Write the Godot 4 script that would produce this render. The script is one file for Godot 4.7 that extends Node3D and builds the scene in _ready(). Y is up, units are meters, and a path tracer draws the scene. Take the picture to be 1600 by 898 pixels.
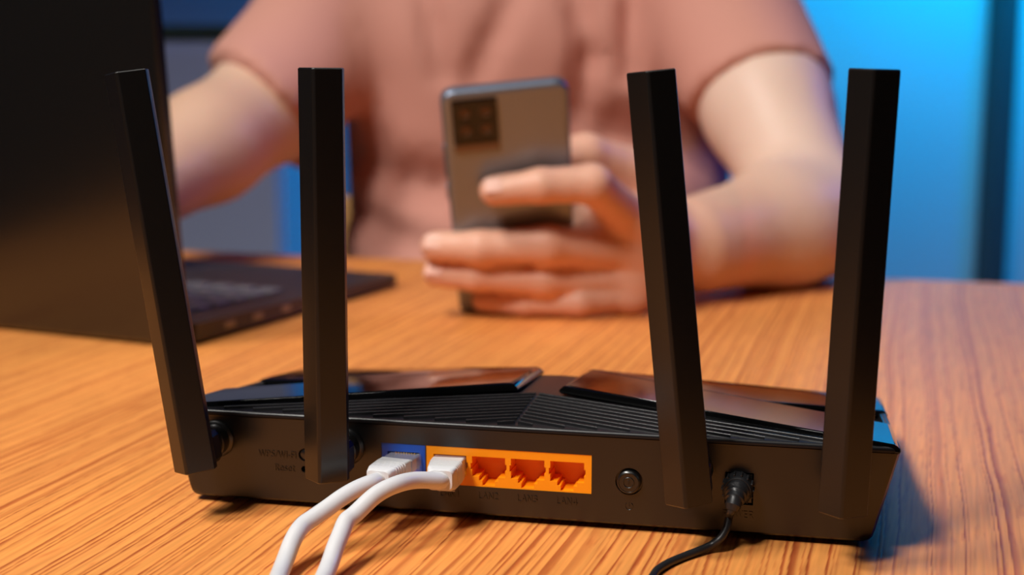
extends Node3D

const TY := 0.74          # height of the tabletop above the floor
var M := {}
var wood_photo: ImageTexture
var wood_relief: ImageTexture
var taken := {}

# ---------------------------------------------------------------- geometry helpers
class MB:
	var p := PackedVector3Array()      # triangle soup, counter-clockwise seen from outside
	var mark := 0
	func tri(a: Vector3, b: Vector3, c: Vector3) -> void:
		p.append(a); p.append(b); p.append(c)
	func quad(a: Vector3, b: Vector3, c: Vector3, d: Vector3) -> void:
		tri(a, b, c); tri(a, c, d)
	func face(pts: Array, n: Vector3) -> void:
		var nn := Vector3.ZERO
		for i in range(1, pts.size() - 1):
			nn += (pts[i] - pts[0]).cross(pts[i + 1] - pts[0])
		for i in range(1, pts.size() - 1):
			if nn.dot(n) > 0: tri(pts[0], pts[i], pts[i + 1])
			else: tri(pts[0], pts[i + 1], pts[i])
		mark = p.size()
	func shell() -> void:              # turns the faces added since the last shell outwards
		var c := Vector3.ZERO
		for i in range(mark, p.size()): c += p[i]
		c /= maxf(1.0, p.size() - mark)
		var vol := 0.0
		for i in range(mark, p.size(), 3):
			vol += (p[i] - c).dot((p[i + 1] - c).cross(p[i + 2] - c))
		if vol < 0.0:
			for i in range(mark, p.size(), 3):
				var t := p[i + 1]; p[i + 1] = p[i + 2]; p[i + 2] = t
		mark = p.size()
	func loft(rings: Array, cap := true) -> void:
		for k in rings.size() - 1:
			var a: PackedVector3Array = rings[k]
			var b: PackedVector3Array = rings[k + 1]
			var n := a.size()
			for i in n:
				var j := (i + 1) % n
				quad(a[i], a[j], b[j], b[i])
		if cap:
			for e in [0, rings.size() - 1]:
				var r: PackedVector3Array = rings[e]
				var c := Vector3.ZERO
				for q in r: c += q
				c /= r.size()
				for i in r.size():
					var j := (i + 1) % r.size()
					if e == 0: tri(c, r[j], r[i])
					else: tri(c, r[i], r[j])
		shell()
	func rbox(c: Vector3, s: Vector3, b: float, basis := Basis()) -> void:
		var h := s / 2.0
		b = minf(b, minf(h.x, minf(h.y, h.z)) * 0.98)
		var rings := []
		for lv in [[-h.y, b], [-h.y + b, 0.0], [h.y - b, 0.0], [h.y, b]]:
			var x: float = h.x - lv[1]
			var z: float = h.z - lv[1]
			var q: float = b * 0.6
			var r := PackedVector3Array()
			for o in [Vector2(x - q, -z), Vector2(x, -z + q), Vector2(x, z - q), Vector2(x - q, z), Vector2(-x + q, z), Vector2(-x, z - q), Vector2(-x, -z + q), Vector2(-x + q, -z)]:
				r.append(c + basis * Vector3(o.x, lv[0], o.y))
			rings.append(r)
		loft(rings)
	func lathe(prof: Array, at: Vector3, basis := Basis(), segs := 28) -> void:   # prof: Vector2(radius, along y)
		var rings := []
		for q in prof:
			var r := PackedVector3Array()
			for i in segs:
				var a := TAU * i / segs
				r.append(at + basis * Vector3(cos(a) * q.x, q.y, sin(a) * q.x))
			rings.append(r)
		loft(rings)
	func tube(path: Array, rad: Array, segs := 14) -> void:
		var rings := []
		var up := Vector3.UP
		for i in path.size():
			var t: Vector3 = (path[mini(i + 1, path.size() - 1)] - path[maxi(i - 1, 0)]).normalized()
			if i == 0 and absf(t.dot(up)) > 0.9: up = Vector3.RIGHT
			var sx := t.cross(up).normalized()
			up = sx.cross(t).normalized()
			var r := PackedVector3Array()
			for k in segs:
				var a := TAU * k / segs
				r.append(path[i] + (sx * cos(a) + up * sin(a)) * float(rad[mini(i, rad.size() - 1)]))
			rings.append(r)
		loft(rings)
	func prism(poly: Array, y0: float, y1: float, b := 0.0, f = null) -> void:      # Vector2 outline in x, z, lifted along y; f moves the points afterwards
		var rings := []
		for lv in ([[y0, b], [y0 + b, 0.0], [y1 - b, 0.0], [y1 - b * 0.3, b * 0.35], [y1, b]] if b > 0 else [[y0, 0.0], [y1, 0.0]]):
			var r := PackedVector3Array()
			for q in MB.inset(poly, lv[1]):
				var v := Vector3(q.x, lv[0], q.y)
				r.append(f.call(v) if f != null else v)
			rings.append(r)
		loft(rings)
	static func inset(poly: Array, d: float) -> Array:
		if d == 0.0: return poly
		var out := []
		var n := poly.size()
		var area := 0.0
		for i in n: area += (poly[i] as Vector2).cross(poly[(i + 1) % n])
		var s := signf(area)
		for i in n:
			var a: Vector2 = (poly[i] - poly[(i + n - 1) % n]).normalized()
			var c: Vector2 = (poly[(i + 1) % n] - poly[i]).normalized()
			var na := Vector2(-a.y, a.x) * s
			var nc := Vector2(-c.y, c.x) * s
			var m := (na + nc)
			m = m / maxf(0.3, m.length_squared() / 2.0)
			out.append(poly[i] + m * d)
		return out
	static func rounded(poly: Array, rr: Array, seg := 5) -> Array:        # rounds the corners of a convex outline
		var out := []
		var n := poly.size()
		for i in n:
			var r: float = rr[i % rr.size()]
			var a: Vector2 = (poly[(i + n - 1) % n] - poly[i]).normalized()
			var c: Vector2 = (poly[(i + 1) % n] - poly[i]).normalized()
			if r <= 0.0:
				out.append(poly[i]); continue
			for k in seg + 1:
				var t := float(k) / seg
				var u: Vector2 = poly[i] + a * r
				var w: Vector2 = poly[i] + c * r
				out.append(u.lerp(poly[i], t).lerp((poly[i] as Vector2).lerp(w, t), t))
		return out
	func mesh(angle := 38.0, uvf = null) -> ArrayMesh:
		var n := p.size()
		var fn := PackedVector3Array(); fn.resize(n / 3)
		var at := {}
		for f in n / 3:
			fn[f] = (p[f * 3 + 1] - p[f * 3]).cross(p[f * 3 + 2] - p[f * 3])
			for k in 3:
				var key := Vector3i((p[f * 3 + k] * 2.0e5).round())
				if not at.has(key): at[key] = PackedInt32Array()
				at[key].append(f)
		var lim := cos(deg_to_rad(angle))
		var vs := PackedVector3Array(); var ns := PackedVector3Array(); var uv := PackedVector2Array()
		for f in n / 3:
			var l := fn[f].length()
			if l < 1e-16: continue
			var d := fn[f] / l
			for k in [0, 2, 1]:
				var q := p[f * 3 + k]
				var s := Vector3.ZERO
				for g in at[Vector3i((q * 2.0e5).round())]:
					var lg := fn[g].length()
					if lg > 1e-16 and fn[g].dot(d) / lg > lim: s += fn[g]
				vs.append(q); ns.append(s.normalized())
				if uvf != null: uv.append(uvf.call(q))
		var arr := []; arr.resize(Mesh.ARRAY_MAX)
		arr[Mesh.ARRAY_VERTEX] = vs; arr[Mesh.ARRAY_NORMAL] = ns
		if uvf != null: arr[Mesh.ARRAY_TEX_UV] = uv
		var m := ArrayMesh.new()
		m.add_surface_from_arrays(Mesh.PRIMITIVE_TRIANGLES, arr)
		return m

# a field of distances on a grid, meshed as surface nets
class Field:
	var o: Vector3; var c: float; var nx: int; var ny: int; var nz: int
	var a := PackedFloat32Array()
	func _init(lo: Vector3, hi: Vector3, cell: float) -> void:
		o = lo; c = cell
		nx = int((hi.x - lo.x) / c) + 2; ny = int((hi.y - lo.y) / c) + 2; nz = int((hi.z - lo.z) / c) + 2
		a.resize(nx * ny * nz); a.fill(1.0)
	func like() -> Field:
		var f := Field.new(o, o, c)
		f.nx = nx; f.ny = ny; f.nz = nz; f.a.resize(nx * ny * nz); f.a.fill(1.0)
		return f
	# tapered capsule from p to q; squash > 1 flattens it across z; cut: planes [point, normal] that end it
	func bone(p: Vector3, q: Vector3, rp: float, rq: float, k := 0.02, squash := 1.0, cuts := []) -> void:
		var rad := maxf(rp, rq) + k + 2.0 * c
		var lo := (Vector3(minf(p.x, q.x), minf(p.y, q.y), minf(p.z, q.z)) - Vector3.ONE * rad - o) / c
		var hi := (Vector3(maxf(p.x, q.x), maxf(p.y, q.y), maxf(p.z, q.z)) + Vector3.ONE * rad - o) / c
		var x0 := maxi(0, int(lo.x)); var x1 := mini(nx - 1, int(hi.x) + 1)
		var y0 := maxi(0, int(lo.y)); var y1 := mini(ny - 1, int(hi.y) + 1)
		var z0 := maxi(0, int(lo.z)); var z1 := mini(nz - 1, int(hi.z) + 1)
		var pq := q - p; pq.z *= squash
		var inv := 1.0 / maxf(pq.length_squared(), 1e-9)
		var dr := rq - rp
		for z in range(z0, z1 + 1):
			for y in range(y0, y1 + 1):
				var i := (z * ny + y) * nx + x0
				var v := Vector3(o.x + c * x0, o.y + c * y, o.z + c * z) - p
				v.z *= squash
				for x in range(x0, x1 + 1):
					var t := clampf(v.dot(pq) * inv, 0.0, 1.0)
					var d := (v - pq * t).length() - (rp + dr * t)
					for cu in cuts:
						d = maxf(d, (Vector3(v.x, v.y, v.z / squash) + p - cu[0]).dot(cu[1]))
					var e := a[i]
					if d < e + k:
						var h := k - absf(d - e)
						a[i] = minf(d, e) - (h * h / (4.0 * k) if h > 0.0 else 0.0)
					i += 1
					v.x += c
	func chain(pts: Array, rs: Array, k := 0.004) -> void:
		for i in pts.size() - 1: bone(pts[i], pts[i + 1], rs[i], rs[i + 1], k)
	# grooves: segments in x, y that press in the side towards +z
	func groove(p: Vector2, q: Vector2, w: float, depth: float, zmin: float) -> void:
		var pq := q - p
		var inv := 1.0 / pq.length_squared()
		for y in ny:
			for x in nx:
				var v := Vector2(o.x + c * x, o.y + c * y) - p
				var t := clampf(v.dot(pq) * inv, 0.0, 1.0)
				var d := (v - pq * t).length() / w
				if d > 2.4: continue
				var g := depth * exp(-d * d) * (1.0 - 0.35 * absf(2.0 * t - 1.0))
				for z in range(maxi(0, int((zmin - o.z) / c)), nz):
					a[(z * ny + y) * nx + x] += g
	static func join(palm: Field, fingers: Array, k: float) -> Field:
		var f := palm.like()
		f.a = palm.a.duplicate()
		for g in fingers:
			for i in f.a.size():
				var e: float = g.a[i]
				if e > 0.5: continue
				var b := palm.a[i]
				var h := k - absf(b - e)
				var d := minf(b, e) - (h * h / (4.0 * k) if h > 0.0 else 0.0)
				if d < f.a[i]: f.a[i] = d
		return f
	func nets(out: Array) -> void:     # out: [vertices, normals, indices]
		var ids := PackedInt32Array(); ids.resize(nx * ny * nz); ids.fill(-1)
		var vs: PackedVector3Array = out[0]; var ns: PackedVector3Array = out[1]; var ix: PackedInt32Array = out[2]
		var sy := nx; var sz := nx * ny
		for z in nz - 1:
			for y in ny - 1:
				var i := (z * ny + y) * nx
				for x in nx - 1:
					var e0 := a[i]; var e1 := a[i + 1]; var e2 := a[i + sy]; var e3 := a[i + sy + 1]
					var e4 := a[i + sz]; var e5 := a[i + sz + 1]; var e6 := a[i + sz + sy]; var e7 := a[i + sz + sy + 1]
					var m := int(e0 < 0.0) + int(e1 < 0.0) + int(e2 < 0.0) + int(e3 < 0.0) + int(e4 < 0.0) + int(e5 < 0.0) + int(e6 < 0.0) + int(e7 < 0.0)
					if m > 0 and m < 8:
						var s := Vector3.ZERO; var n := 0
						for ed in [[e0, e1, 0, 0, 0, 0], [e2, e3, 0, 0, 1, 0], [e4, e5, 0, 0, 0, 1], [e6, e7, 0, 0, 1, 1], [e0, e2, 1, 0, 0, 0], [e1, e3, 1, 1, 0, 0], [e4, e6, 1, 0, 0, 1], [e5, e7, 1, 1, 0, 1], [e0, e4, 2, 0, 0, 0], [e1, e5, 2, 1, 0, 0], [e2, e6, 2, 0, 1, 0], [e3, e7, 2, 1, 1, 0]]:
							if (ed[0] < 0.0) != (ed[1] < 0.0):
								var q := Vector3(ed[3], ed[4], ed[5])
								q[ed[2]] = ed[0] / (ed[0] - ed[1])
								s += q; n += 1
						ids[i] = vs.size()
						vs.append(o + c * (Vector3(x, y, z) + s / n))
						ns.append(Vector3(e1 + e3 + e5 + e7 - e0 - e2 - e4 - e6, e2 + e3 + e6 + e7 - e0 - e1 - e4 - e5, e4 + e5 + e6 + e7 - e0 - e1 - e2 - e3).normalized())
					i += 1
		for z in range(1, nz - 1):
			for y in range(1, ny - 1):
				for x in range(1, nx - 1):
					var i := (z * ny + y) * nx + x
					var inside := a[i] < 0.0
					for ax in 3:
						var st: int = [1, sy, sz][ax]
						if (a[i + st] < 0.0) == inside: continue
						var u: int = [sy, sz, 1][ax]; var w: int = [sz, 1, sy][ax]
						var q := [ids[i], ids[i - u], ids[i - u - w], ids[i - w]]
						if q.min() < 0: continue
						if inside: ix.append_array(PackedInt32Array([q[0], q[2], q[1], q[0], q[3], q[2]]))
						else: ix.append_array(PackedInt32Array([q[0], q[1], q[2], q[0], q[2], q[3]]))
		out[0] = vs; out[1] = ns; out[2] = ix
	static func mesh(out: Array, tint = null) -> ArrayMesh:
		var arr := []; arr.resize(Mesh.ARRAY_MAX)
		arr[Mesh.ARRAY_VERTEX] = out[0]; arr[Mesh.ARRAY_NORMAL] = out[1]; arr[Mesh.ARRAY_INDEX] = out[2]
		if tint != null:
			var cs := PackedColorArray()
			for q in out[0]: cs.append(tint.call(q))
			arr[Mesh.ARRAY_COLOR] = cs
		var m := ArrayMesh.new()
		m.add_surface_from_arrays(Mesh.PRIMITIVE_TRIANGLES, arr)
		return m

func V(x: float, y: float, z: float) -> Vector3:      # a point given above the tabletop
	return Vector3(x, y + TY, z)

func numbered(called: String) -> String:
	var n: int = taken.get(called, 0)
	taken[called] = n + 1
	return called if n == 0 else "%s_%03d" % [called, n]

func thing(called: String, label: String, category: String, at := Vector3.ZERO, turn := 0.0, group := "") -> Node3D:
	var o := Node3D.new()
	o.name = numbered(called); add_child(o)
	o.position = at; o.rotation.y = turn
	o.set_meta("label", label); o.set_meta("category", category)
	if group: o.set_meta("group", group)
	return o

func part(called: String, m: Mesh, material: Material, parent: Node3D, label := "") -> MeshInstance3D:
	var o := MeshInstance3D.new()
	var n := 0
	var nm := called
	while parent.has_node(NodePath(nm)):
		n += 1
		nm = "%s_%03d" % [called, n]
	o.name = nm
	o.mesh = m; o.material_override = material
	parent.add_child(o, true)
	if label: o.set_meta("label", label)
	return o

func struct(called: String, m: Mesh, material: Material, label: String, category: String) -> MeshInstance3D:
	var o := part(called, m, material, self, label)
	o.set_meta("kind", "structure"); o.set_meta("category", category)
	return o

func mat(c: Color, rough := 0.5, metal := 0.0, spec := 0.5) -> StandardMaterial3D:
	var m := StandardMaterial3D.new()
	m.albedo_color = c; m.roughness = rough; m.metallic = metal; m.metallic_specular = spec
	return m

func box(c: Vector3, s: Vector3, b := 0.001, basis := Basis()) -> ArrayMesh:
	var g := MB.new()
	g.rbox(c, s, b, basis)
	return g.mesh()

# ---------------------------------------------------------------- the scene
func _ready() -> void:
	# camera
	var cam := Camera3D.new()
	cam.name = "camera"
	var lens := CameraAttributesPhysical.new()
	lens.frustum_focal_length = 58.797
	lens.frustum_near = 0.03; lens.frustum_far = 60.0
	lens.frustum_focus_distance = 0.475
	lens.exposure_aperture = 9.0
	cam.attributes = lens
	cam.position = Vector3(0, TY + 0.16144, 0)
	cam.rotation_degrees = Vector3(-9.268, 0, 0)
	add_child(cam)
	cam.current = true
	# surroundings: a closed room, so no sky light
	var env := Environment.new()
	env.background_mode = Environment.BG_COLOR
	env.background_color = Color.BLACK
	env.tonemap_mode = Environment.TONE_MAPPER_LINEAR
	env.tonemap_exposure = 1.0
	env.sdfgi_enabled = true; env.ssao_enabled = true; env.ssil_enabled = true
	var we := WorldEnvironment.new()
	we.name = "surroundings"; we.environment = env
	add_child(we)
	# lamps
	materials()
	softbox("overhead_lamp", "large black square lamp hanging from the ceiling above the table", V(-0.975, 1.95, -0.13), V(-0.975, 0, -0.13), 0.46, 0.84, 0.34, 3.2, Color(1.0, 0.985, 0.955), true)
	softbox("stand_lamp", "hooded black lamp on a tripod stand at the left front of the table", V(-0.70, 1.40, 0.36), V(0.03, 0.0, -0.78), 0.30, 0.34, 0.50, 2.3, Color(1.0, 0.98, 0.95), false)
	strip_lamp(V(0.0, 1.62, -0.80), 1.2, 0.06, 0.26)
	blue_panel("blue glowing panel lamp on a stand close to the back wall beside the post", V(0.99, 0.80, -2.50), V(0.93, 0.15, -3.0), 1.35, Color(0.0, 0.72, 1.0))
	blue_panel("blue glowing panel lamp on a stand at the right side of the room", V(1.6, 1.0, -1.45), V(-1.0, 0.0, -2.6), 0.8, Color(0.16, 0.26, 1.0))
	# setting and things
	room()
	table()
	router()
	cables()
	laptop()
	phone()
	person()
	chair()
	cabinet()

func materials() -> void:
	M.black = mat(Color(0.05, 0.048, 0.048), 0.30, 0.0, 0.62)
	M.cover = mat(Color(0.08, 0.077, 0.087), 0.34, 0.0, 0.45)
	M.ridge = mat(Color(0.085, 0.082, 0.092), 0.26)
	M.gloss = mat(Color(0.03, 0.03, 0.032), 0.045, 0.0, 0.62)
	M.antenna = mat(Color(0.05, 0.048, 0.048), 0.30, 0.0, 0.56)
	M.rubber = mat(Color(0.07, 0.07, 0.07), 0.7)
	M.hole = mat(Color(0.03, 0.03, 0.03), 0.8)
	M.orange = mat(Color(1.0, 0.60, 0.03), 0.42)
	M.blue_plastic = mat(Color(0.10, 0.31, 0.72), 0.4)
	M.white = mat(Color(0.85, 0.85, 0.86), 0.36)
	M.cord = mat(Color(0.13, 0.13, 0.14), 0.4)
	M.clear = mat(Color(0.95, 0.95, 0.97, 0.22), 0.12); M.clear.transparency = BaseMaterial3D.TRANSPARENCY_ALPHA
	M.gold = mat(Color(0.85, 0.66, 0.3), 0.3, 1.0)
	M.laptop = mat(Color(0.06, 0.058, 0.056), 0.22, 0.0, 0.7)
	M.deck = mat(Color(0.21, 0.19, 0.19), 0.4)
	M.key = mat(Color(0.50, 0.50, 0.52), 0.35)
	M.screen = mat(Color(0.02, 0.02, 0.025), 0.1)
	M.metal = mat(Color(0.55, 0.54, 0.52), 0.35, 1.0)
	M.phone = mat(Color(0.52, 0.54, 0.57), 0.30, 0.6)
	M.phone_frame = mat(Color(0.46, 0.49, 0.56), 0.42, 0.8)
	M.lens_ring = mat(Color(0.33, 0.25, 0.18), 0.35, 0.6)
	M.bronze = mat(Color(0.45, 0.34, 0.24), 0.4, 0.2)
	M.lens = mat(Color(0.03, 0.03, 0.035), 0.08)
	M.skin = mat(Color(0.91, 0.74, 0.65), 0.5); M.skin.albedo_color = Color.WHITE; M.skin.vertex_color_use_as_albedo = true; M.skin.subsurf_scatter_enabled = true; M.skin.subsurf_scatter_strength = 0.12
	M.nail = mat(Color(0.90, 0.70, 0.63), 0.5)
	M.shirt = mat(Color(0.82, 0.58, 0.52), 0.9); M.shirt.rim_enabled = true; M.shirt.rim = 0.3; M.shirt.rim_tint = 0.6
	M.jeans = mat(Color(0.13, 0.16, 0.24), 0.9)
	M.hair = mat(Color(0.12, 0.08, 0.06), 0.6)
	M.eye = mat(Color(0.9, 0.88, 0.86), 0.15)
	M.wall = mat(Color(0.86, 0.87, 0.88), 0.85)
	M.dark_wall = mat(Color(0.30, 0.29, 0.29), 0.9)
	M.post = mat(Color(0.28, 0.29, 0.30), 0.6)
	M.floor = mat(Color(0.30, 0.25, 0.21), 0.5)
	M.cabinet = mat(Color(0.84, 0.87, 0.91), 0.6)
	M.cabinet_top = mat(Color(0.20, 0.28, 0.20), 0.5)
	M.oak = mat(Color(0.86, 0.64, 0.38), 0.5)
	M.housing = mat(Color(0.06, 0.06, 0.06), 0.8)
	wood_textures()
	var w := StandardMaterial3D.new()
	w.albedo_texture = wood_photo
	w.roughness = 0.42
	w.metallic_specular = 0.34
	w.heightmap_enabled = true; w.heightmap_texture = wood_relief; w.heightmap_scale = 0.03
	M.wood = w
	var w2 := mat(Color(0.80, 0.52, 0.27), 0.5)
	M.wood_plain = w2

func wood_textures() -> void:
	var W := 2048; var H := 512
	var rgb := PackedByteArray(); rgb.resize(W * H * 3)
	var gr := PackedByteArray(); gr.resize(W * H)
	var n1 := FastNoiseLite.new(); n1.seed = 11; n1.frequency = 1.0; n1.fractal_octaves = 2
	var n2 := FastNoiseLite.new(); n2.seed = 23; n2.frequency = 1.0; n2.fractal_octaves = 2
	var n3 := FastNoiseLite.new(); n3.seed = 5; n3.frequency = 1.0; n3.fractal_type = FastNoiseLite.FRACTAL_NONE
	var n4 := FastNoiseLite.new(); n4.seed = 91; n4.frequency = 1.0; n4.fractal_octaves = 3
	# what depends on the ring alone: its width, and how dark its late wood is
	var pitch := 0.0030
	for y in H:
		var t := 1.45 * y / H - 0.1
		for x in W:
			var s := 0.95 * x / W - 0.75
			var ds := s - 0.20 - 0.03 * (t - 0.5)
			var rho := sqrt(ds * ds + 0.0036) - 0.06 * t * 0.10
			rho += 0.0060 * n1.get_noise_2d(s * 6.0, t * 1.6) + 0.0007 * n2.get_noise_2d(s * 55.0, t * 9.0)
			var q := rho / pitch
			q += 0.9 * n3.get_noise_2d(q * 0.45, 3.7)
			var ring := floorf(q)
			var f := q - ring
			var dark := clampf(0.50 + 0.75 * n3.get_noise_2d(ring * 0.83, 17.0), 0.12, 1.0)
			var late := smoothstep(0.42, 0.90, f) * (1.0 - smoothstep(0.92, 1.0, f)) * dark * lerpf(0.5, 1.0, clampf(absf(ds) / 0.16, 0.0, 1.0))
			var fib := n4.get_noise_2d(s * 420.0, t * 14.0)
			var tone := n1.get_noise_2d(s * 4.0 + 40.0, t * 2.0 + 9.0)
			var fleck := smoothstep(0.30, 0.6, n4.get_noise_2d(s * 210.0 + 70.0, t * 26.0))
			var k := 1.0 + 0.09 * fib + 0.10 * tone
			late = clampf(late + fleck * 0.22, 0.0, 1.0)
			var i := y * W + x
			rgb[i * 3] = int(clampf((230.0 - 74.0 * late) * k, 0, 255))
			rgb[i * 3 + 1] = int(clampf((150.0 - 80.0 * late) * k, 0, 255))
			rgb[i * 3 + 2] = int(clampf((78.0 - 44.0 * late) * k, 0, 255))
			gr[i] = int(clampf(200.0 - 120.0 * late + 40.0 * fib, 0, 255))
	wood_photo = ImageTexture.create_from_image(Image.create_from_data(W, H, false, Image.FORMAT_RGB8, rgb))
	wood_relief = ImageTexture.create_from_image(Image.create_from_data(W, H, false, Image.FORMAT_L8, gr))

# ---------------------------------------------------------------- lamps
func softbox(called: String, label: String, at: Vector3, aim: Vector3, face: float, wide: float, deep: float, energy: float, tint: Color, hung: bool) -> void:
	var o := thing(called, label, "lamp", Vector3(at.x, 0, at.z))
	var d := (aim - at).normalized()
	var look := Basis.looking_at(d, Vector3.UP if absf(d.y) < 0.95 else Vector3.FORWARD)
	var up := Vector3(0, at.y, 0)
	var h := wide / 2.0
	var g := MB.new()
	for s in [-1, 1]:
		g.rbox(up + look * Vector3(s * h, 0, -deep / 2), Vector3(0.012, wide + 0.012, deep), 0.002, look)
		g.rbox(up + look * Vector3(0, s * h, -deep / 2), Vector3(wide - 0.013, 0.012, deep), 0.002, look)
	part("skirt", g.mesh(), M.housing, o)
	g = MB.new()
	var rings := []
	for q in [[h, 0.004], [h, 0.012], [0.07, 0.12], [0.07, 0.18], [0.03, 0.20]]:
		var r := PackedVector3Array()
		for c in [Vector2(-1, -1), Vector2(1, -1), Vector2(1, 1), Vector2(-1, 1)]: r.append(up + look * Vector3(c.x * q[0], c.y * q[0], q[1]))
		rings.append(r)
	g.loft(rings)
	part("housing", g.mesh(), M.housing, o)
	var glow := mat(Color(0.9, 0.9, 0.88), 0.9)
	glow.emission_enabled = true; glow.emission = tint; glow.emission_energy_multiplier = 1.2
	part("diffuser", box(up + look * Vector3(0, 0, -0.002), Vector3(face + 0.02, face + 0.02, 0.006), 0.001, look), glow, o)
	if hung:
		part("rod", box(Vector3(0, (at.y + 0.19 + 3.2) / 2, 0), Vector3(0.02, 3.2 - at.y - 0.19, 0.02), 0.004), M.metal, o)
	else:
		var back := look * Vector3(0, 0, 0.19)
		g = MB.new()
		g.tube([up + back, Vector3(back.x, 0.12, back.z)], [0.013], 12)
		part("pole", g.mesh(), M.housing, o)
		for k in 3:
			g = MB.new()
			var a := TAU * k / 3.0
			g.tube([Vector3(back.x, 0.24, back.z), Vector3(back.x + 0.3 * cos(a), 0.010, back.z + 0.3 * sin(a))], [0.009], 10)
			part("leg", g.mesh(), M.housing, o)
	var l := AreaLight3D.new()
	l.name = called + "_light"
	l.area_size = Vector2(face, face)
	l.light_color = tint
	l.light_energy = energy
	l.shadow_enabled = true
	l.transform = Transform3D(look, at + d * 0.012)
	if "area_range" in l: l.area_range = 9.0
	add_child(l)

func strip_lamp(at: Vector3, long: float, wide: float, energy: float) -> void:
	var o := thing("strip_lamp", "long narrow strip lamp hanging from the ceiling above the hands", "lamp", Vector3(at.x, 0, at.z))
	var up := Vector3(0, at.y, 0)
	var g := MB.new()
	for s in [-1, 1]:
		g.rbox(up + Vector3(0, 0, s * (wide / 2 + 0.012)), Vector3(long + 0.04, 0.13, 0.008), 0.002)
		g.rbox(up + Vector3(s * (long / 2 + 0.016), 0, 0), Vector3(0.008, 0.13, wide + 0.015), 0.002)
	g.rbox(up + Vector3(0, 0.055, 0), Vector3(long + 0.022, 0.018, wide + 0.014), 0.002)
	part("housing", g.mesh(), M.housing, o)
	var glow := mat(Color(0.9, 0.9, 0.88), 0.9)
	glow.emission_enabled = true; glow.emission = Color(1.0, 0.98, 0.95); glow.emission_energy_multiplier = 2.0
	part("diffuser", box(up + Vector3(0, 0.042, 0), Vector3(long, 0.006, wide), 0.001), glow, o)
	for x in [-long * 0.4, long * 0.4]:
		part("rod", box(Vector3(x, (at.y + 0.064 + 3.2) / 2, 0), Vector3(0.008, 3.2 - at.y - 0.064, 0.008), 0.002), M.metal, o)
	var l := AreaLight3D.new()
	l.name = "strip_lamp_light"
	l.area_size = Vector2(long, wide)
	l.light_color = Color(1.0, 0.98, 0.95)
	l.light_energy = energy
	l.shadow_enabled = true
	l.position = at + Vector3(0, 0.036, 0)
	l.rotation_degrees = Vector3(-90, 0, 0)
	if "area_range" in l: l.area_range = 9.0
	add_child(l)

func blue_panel(label: String, at: Vector3, aim: Vector3, energy: float, tint: Color) -> void:
	var o := thing("light_panel", label, "lamp", Vector3(at.x, 0, at.z))
	var look := Basis.looking_at(aim - at)
	var up := Vector3(0, at.y, 0)
	var back := look.z
	part("housing", box(up + back * 0.02, Vector3(0.30, 0.30, 0.03), 0.006, look), M.housing, o)
	var glow := mat(Color(0.2, 0.4, 0.9), 0.6)
	glow.emission_enabled = true; glow.emission = tint; glow.emission_energy_multiplier = 2.0
	part("panel", box(up, Vector3(0.27, 0.27, 0.006), 0.001, look), glow, o)
	var g := MB.new()
	g.tube([up + back * 0.04 + Vector3(0, 0.0, 0), Vector3(back.x * 0.04, 0.10, back.z * 0.04)], [0.011], 12)
	part("pole", g.mesh(), M.housing, o)
	for k in 3:
		g = MB.new()
		var a := TAU * k / 3.0
		g.tube([Vector3(back.x * 0.04, 0.16, back.z * 0.04), Vector3(back.x * 0.04 + 0.24 * cos(a), 0.008, back.z * 0.04 + 0.24 * sin(a))], [0.008], 10)
		part("leg", g.mesh(), M.housing, o)
	var l := AreaLight3D.new()
	l.name = "blue_panel_light"
	l.area_size = Vector2(0.26, 0.26)
	l.light_color = tint
	l.light_energy = energy
	l.shadow_enabled = true
	l.transform = Transform3D(look, at - back * 0.01)
	add_child(l)

# ---------------------------------------------------------------- setting
func room() -> void:
	struct("floor", box(Vector3(-0.4, -0.05, -0.8), Vector3(5.4, 0.1, 5.4), 0.001), M.floor, "dark brown floor of the room under the table", "floor")
	struct("ceiling", box(Vector3(-0.4, 3.25, -0.8), Vector3(5.4, 0.1, 5.4), 0.001), M.dark_wall, "dark grey ceiling of the room", "ceiling")
	struct("wall_back", box(Vector3(-0.4, 1.6, -3.05), Vector3(5.4, 3.2, 0.1), 0.001), M.wall, "pale back wall washed in bright blue light", "wall")
	struct("wall_front", box(Vector3(-0.4, 1.6, 1.65), Vector3(5.4, 3.2, 0.1), 0.001), M.dark_wall, "dark grey wall behind the camera", "wall")
	struct("wall_left", box(Vector3(-2.75, 1.6, -0.7), Vector3(0.1, 3.2, 4.6), 0.001), M.dark_wall, "dark grey wall on the left of the room", "wall")
	struct("wall_right", box(Vector3(2.05, 1.6, -0.7), Vector3(0.1, 3.2, 4.6), 0.001), M.dark_wall, "dark grey wall on the right of the room", "wall")
	struct("trim_1", box(Vector3(1.014, 1.6, -2.955), Vector3(0.036, 3.2, 0.09), 0.004), M.post, "dark grey upright post against the blue back wall at far right", "post")

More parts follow.
